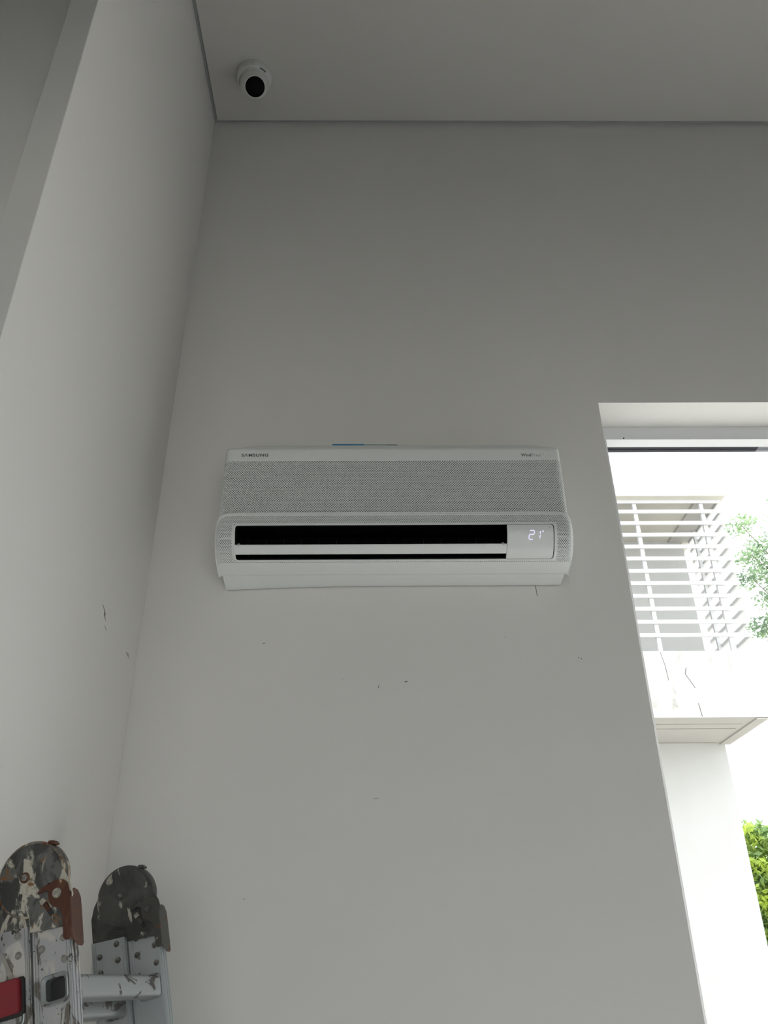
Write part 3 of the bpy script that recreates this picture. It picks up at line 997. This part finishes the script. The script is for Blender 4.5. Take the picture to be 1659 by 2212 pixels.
def hinge(a0, m_disc, m_rim, m_back, m_lever, m_clip, rv):
    root = MB()
    cx, cy = 6.0, -3.0
    # back plate with the tail into the left stile
    tail_l = arc(cx, cy, 50, 150, -70, 30)
    back = [(-58, -22), (-52, -4)] + arc(cx, cy, 50, 165, -60, 34) + [(2, -52), (-2, -70), (-58, -70)]
    hp = MB().prism_xz(P2(back), a0 + .0015, a0 + .0075).build('hinge_plate', m_back, LD, smooth=True, angle=30)
    # middle drum: the rim seen from the side
    MB().loops([[(x, a0 - .0035, z) for x, z in P2(arc(cx, cy, 48.6, 0, 354, 59))],
                [(x, a0 - .0025, z) for x, z in P2(arc(cx, cy, 49.8, 0, 354, 59))],
                [(x, a0 + .0140, z) for x, z in P2(arc(cx, cy, 49.8, 0, 354, 59))],
                [(x, a0 + .0150, z) for x, z in P2(arc(cx, cy, 48.6, 0, 354, 59))]]).build('hinge_drum', m_rim, hp, smooth=True, angle=30)
    # front disc with the tail into the right stile
    fr = arc(cx, cy, 46.2, -28, 246, 44) + [(-6, -48.6), (1, -50.5), (4.5, -54), (5.2, -72), (55, -76), (56.5, -40), (55, -26)]
    sh = [((x - 10) * .985 + 10, (y + 12) * .985 - 12) for x, y in fr]
    fp = MB().loops([[(x, a0 - .0072, z) for x, z in P2(sh)], [(x, a0 - .0062, z) for x, z in P2(fr)], [(x, a0 - .0020, z) for x, z in P2(fr)]]).build('hinge_disc', m_disc, LD, smooth=True, angle=30)
    # central rivet: ring and domed head
    MB().lathe((0, a0 - .0070, lz(0)), (0, -1, 0), [(0, .0072), (.0010, .0070), (.0014, .0058), (.0014, .0050)], 24).build('rivet_washer', m_clip, fp, smooth=True, angle=30)
    MB().lathe((0, a0 - .0075, lz(0)), (0, -1, 0), [(0, .0050), (.0018, .0047), (.0032, .0036), (.0040, .0018), (.0042, .0002)], 20).build('pivot_rivet', 'rivet', fp, smooth=True, angle=60)
    # small lug bent over the rim
    q = MB()
    lug = [(33, 36.5), (40.5, 34.0), (44.5, 33.5), (45.5, 35.5), (42.5, 39.5), (35, 41.0)]
    q.prism_xz(P2(lug), a0 - .0045, a0 + .008).build('rim_lug', m_clip, fp, bevel=.0008)
    # guard bracket behind the lever
    gb = [(44, -2), (52, 4), (57, -4), (66, -24), (69, -40), (66, -48), (60, -30), (50, -16), (40, -17)]
    MB().prism_xz(P2(gb), a0 - .0095, a0 - .0060).build('guard_bracket', m_disc, fp, bevel=.0006)
    # slot with the lock bolt; a raised black plate paints its shaded hollow
    c, s = math.cos(math.radians(-59)), math.sin(math.radians(-59))
    rot = lambda x, y: (31.5 + x * c - y * s, -47.5 + x * s + y * c)
    o4 = [rot(x, y) for x, y in ((-14, -4.6), (14, -4.6), (14, 4.6), (-14, 4.6))]
    i4 = [rot(x, y) for x, y in ((-12.5, -3.3), (12.5, -3.3), (12.5, 3.3), (-12.5, 3.3))]
    mid = a0 - .0066
    fb = MB()
    fb.loops([[(x, a0 - .0077, z) for x, z in P2(i4)], [(x, mid, z) for x, z in P2(i4)]])
    fb.build('slot_shade_plate', 'black_rubber_and_shade', fp)
    b4 = [rot(x, y) for x, y in ((-6, -3.0), (5, -3.0), (5, 3.0), (-6, 3.0))]
    MB().prism_xz(P2(b4), a0 - .0092, a0 - .0066).build('lock_bolt', m_clip, fp, bevel=.0006)
    b5 = [rot(x, y) for x, y in ((-15, -4.0), (-8, -4.0), (-8, 4.0), (-15, 4.0))]
    MB().prism_xz(P2(b5), a0 - .0090, a0 - .0066).build('bolt_catch', 'rivet_dull', fp, bevel=.0006)
    # lever: hooked head round the pin, long arm bent round the stile's edge
    lev = [(21, -28.5), (21.5, -25.5), (28, -21.5), (37, -18.5), (38, -17.2)] + arc(49, -34, 17.5, 128, 30, 10) + \
          [(66.5, -40), (67, -60), (66.6, -92), (64.0, -95.5), (57.5, -95.0), (55.0, -91.5), (55.0, -66), (53.5, -58), (50.0, -53.2), (44, -50.5), (38.5, -45.5), (36.5, -38), (35.5, -28.5), (30.0, -26.5), (24.5, -28.5)]
    lv_ = MB().prism_xz(P2(lev), a0 - .0135, a0 - .0100).build('lock_lever', m_lever, LD, bevel=.0009)
    side = [(a0 - .0130, -44), (a0 - .0100, -36), (a0 + .000, -31), (a0 + .010, -33), (a0 + .0165, -42), (a0 + .0175, -60), (a0 + .0175, -100), (a0 + .014, -103.5), (a0 + .004, -103.0), (a0 - .0050, -98), (a0 - .0130, -92)]
    fl_ = MB()
    fl_.loops([[(.0652, y, lz(u)) for y, u in side], [(.0678, y, lz(u)) for y, u in side]]).build('lever_flange', m_lever, lv_, bevel=.0008)
    MB().lathe((.049, a0 - .0132, lz(-34)), (0, -1, 0), [(0, .0066), (.0012, .0064), (.0022, .0052), (.0018, .0040), (.0012, .0020), (.0012, .0002)], 20).build('lever_pin', rv, lv_, smooth=True, angle=30)


hinge(0.0, 'hinge_paint', 'rust_rim', 'hinge_paint', 'rust', 'rust', 'rivet_dull')
hinge(SP, 'hinge_plain', 'hinge_plain', 'hinge_plain', 'lever_grey', 'lever_grey', 'lever_grey')

riv_m = MB().lathe((0, 0, 0), (0, -1, 0), [(-.0008, .0048), (.0006, .0046), (.0018, .0036), (.0026, .0018), (.0028, .0002)], 16).mesh('rivet', True)
riv_a = riv_m.copy(); riv_a.materials.append(M['rivet_dull'])
riv_b = riv_m.copy(); riv_b.materials.append(M['rivet'])
for a0, me in ((0.0, riv_a), (SP, riv_b)):
    for w, u in ((17.5, -70.5), (48, -89), (17.0, -95.5), (48.3, -115), (-16.8, -69.5), (-16.2, -94), (-47, -82), (-47, -106)):
        r = bpy.data.objects.new('rivet', me); COL.objects.link(r); r.parent = LD
        r.location = (w * mm, a0 - .0002, lz(u))

# ================================================================== OUTDOORS
struct(MB().box(-60, 80, -50, 100, -0.5, -0.3).build('ground', 'ground'), 'pale paved ground outside')
struct(MB().box(-1.5, 9.0, 2.06, 7.5, -0.3, -0.02).build('bounce_slab', 'bounce_slab'), 'unseen tiled slab added outside the tall window to bounce daylight indoors')  # added out of view to tune the daylight bounced into the room

# --- house opposite: balcony with parapet, slatted screen and flat roof
HS = empty('house', (4.0, 13.54, -0.3))
tag(HS, 'white house opposite with balcony parapet and horizontal slat screen', 'house')


def hpart(mb, name, mat, bevel=0.0, par=None):
    o = HS.location
    mb.v = [(a - o.x, b - o.y, c - o.z) for a, b, c in mb.v]
    return mb.build(name, mat, par or HS, bevel=bevel)


HX = 5.715
hpart(MB().box(-6.0, HX, 13.54, 18.0, -0.3, 8.56), 'house_wall', 'house')
par = hpart(MB().box(-6.0, 5.80, 12.0, 12.14, 4.84, 5.865).box(5.66, 5.80, 12.14, 13.54, 4.84, 5.865), 'parapet', 'parapet')
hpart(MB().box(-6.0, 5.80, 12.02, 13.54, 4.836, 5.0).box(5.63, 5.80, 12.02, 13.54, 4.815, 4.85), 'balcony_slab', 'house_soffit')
for yg, hg in ((12.36, .012), (12.62, .014), (13.47, .012)):
    hpart(MB().box(-6.0, 5.55, yg - hg, yg + hg, 4.8335, 4.838), 'drip_groove', 'groove_dark')  # thin darker strips across the slab's underside
hpart(MB().box(-6.0, 5.91, 11.87, 18.2, 8.56, 8.78), 'roof', 'roof_soffit')
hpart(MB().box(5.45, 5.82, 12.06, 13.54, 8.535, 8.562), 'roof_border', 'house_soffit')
zs = [8.523 - 0.2205 * k for k in range(12)]
zs[0] = 8.498
SX = 5.862
for k, z in enumerate(zs):
    hpart(MB().box(-6.0, SX, 12.0, 12.03, z, z + 0.062), 'slat', 'slat')
    hpart(MB().box(SX - 0.04, SX, 12.03, 13.52, z, z + 0.062), 'slat', 'slat')
for x in (-3.4, -0.8, 1.8, 4.40, 5.535):
    hpart(MB().box(x - .031, x + .031, 12.035, 12.10, 5.865, 8.56), 'screen_post', 'slat')
for y in (12.55, 13.10):
    hpart(MB().box(SX - .105, SX - .045, y - .03, y + .03, 5.865, 8.56), 'screen_post', 'slat')
# hairline cracks in the parapet
def crack(pts, h=0.006):
    mb = MB(); rings = []
    for x, z in pts: rings.append([(x - h, 11.998, z), (x + h, 11.998, z), (x + h, 12.002, z), (x - h, 12.002, z)])
    mb.loops(rings)
    o = HS.location
    mb.v = [(a - o.x, b - o.y, c - o.z) for a, b, c in mb.v]
    mb.build('crack', 'crack', par)


crack([(4.72, 5.60), (4.69, 5.50), (4.75, 5.38), (4.80, 5.28)])
crack([(4.80, 5.05), (4.81, 4.95), (4.82, 4.85)])
crack([(4.37, 5.85), (4.41, 5.62), (4.42, 5.40)], .004)


# --- trees
def leaves(mb, c, r, n, size, flat=0.6):
    c = Vector(c)
    for _ in range(n):
        d = Vector((random.gauss(0, 1), random.gauss(0, 1), random.gauss(0, flat)))
        d = d.normalized() * (random.random() ** 0.45)
        p = c + Vector((d.x * r[0], d.y * r[1], d.z * r[2]))
        nrm = Vector((random.gauss(0, .6), random.gauss(0, .6), random.gauss(.6, .5))).normalized()
        a = nrm.orthogonal().normalized()
        a = (Matrix.Rotation(random.random() * 6.28, 3, nrm) @ a)
        b = nrm.cross(a)
        L = size * random.uniform(.6, 1.25); w = L * .42
        mb.add([p - a * L * .5, p + b * w * .5 + nrm * L * .06, p + a * L * .5, p - b * w * .5 + nrm * L * .06], [(0, 1, 2, 3)])


def tree(name, label, root, trunk_top, tips, crown, lm, size, cat='tree', spray=160, sr=(.5, .5, .22), group=None):
    t = empty(name, root)
    tag(t, label, cat, group)
    o = Vector(root); top = Vector(trunk_top)
    MB().tube((0, 0, -0.0), (top - o) * .5, .20, .15, 10).tube((top - o) * .5, top - o, .15, .07, 10).build('trunk', 'bark', t, smooth=True)
    fm = MB()
    for tip in tips:
        tip = Vector(tip); st = o + (top - o) * random.uniform(.45, .85)
        mid = st.lerp(tip, .5) + Vector((0, 0, .35))
        MB().tube(st - o, mid - o, .055, .032, 6).tube(mid - o, tip - o, .032, .006, 6).build('branch', 'bark', t, smooth=True)
        for k in range(4):
            c = mid.lerp(tip, .25 + .25 * k)
            leaves(fm, c - o, (sr[0] * (1.25 - .2 * k), sr[1], sr[2]), spray, size)
    for c, r, n in crown: leaves(fm, Vector(c) - o, r, n, size)
    m = bpy.data.meshes.new('foliage'); m.from_pydata(fm.v, [], fm.f); m.materials.append(M[lm])
    f = bpy.data.objects.new('foliage', m); COL.objects.link(f); f.parent = t; f['kind'] = 'stuff'
    return t


tree('shade_tree', 'grey-green tree with layered branches reaching in beside the slat screen', (11.2, 17.0, -0.3), (11.0, 16.8, 10.5),
     [(8.15, 16.0, 10.25), (8.25, 16.1, 9.55), (8.10, 16.0, 8.95), (8.05, 16.0, 7.85)],
     [((11.2, 17, 10.8), (2.2, 2.2, 1.3), 1500), ((11.5, 17.3, 8.8), (2.0, 2.0, 1.0), 900)], 'leaf_grey', .115, spray=230)
tree('leafy_tree', 'bright lime-green tree beyond the corner of the white house', (8.6, 18.0, -0.3), (8.6, 18.0, 3.2),
     [(7.5, 17.4, 4.05), (7.4, 17.4, 3.4), (7.3, 17.3, 2.7), (7.3, 17.3, 1.9)],
     [((8.4, 17.9, 3.0), (1.7, 1.2, 1.2), 5200), ((8.2, 17.9, 1.4), (1.8, 1.2, 1.1), 5200), ((7.6, 17.6, 2.2), (1.0, .8, 1.4), 3000)], 'leaf_lime', .17, spray=260, sr=(.55, .45, .18))
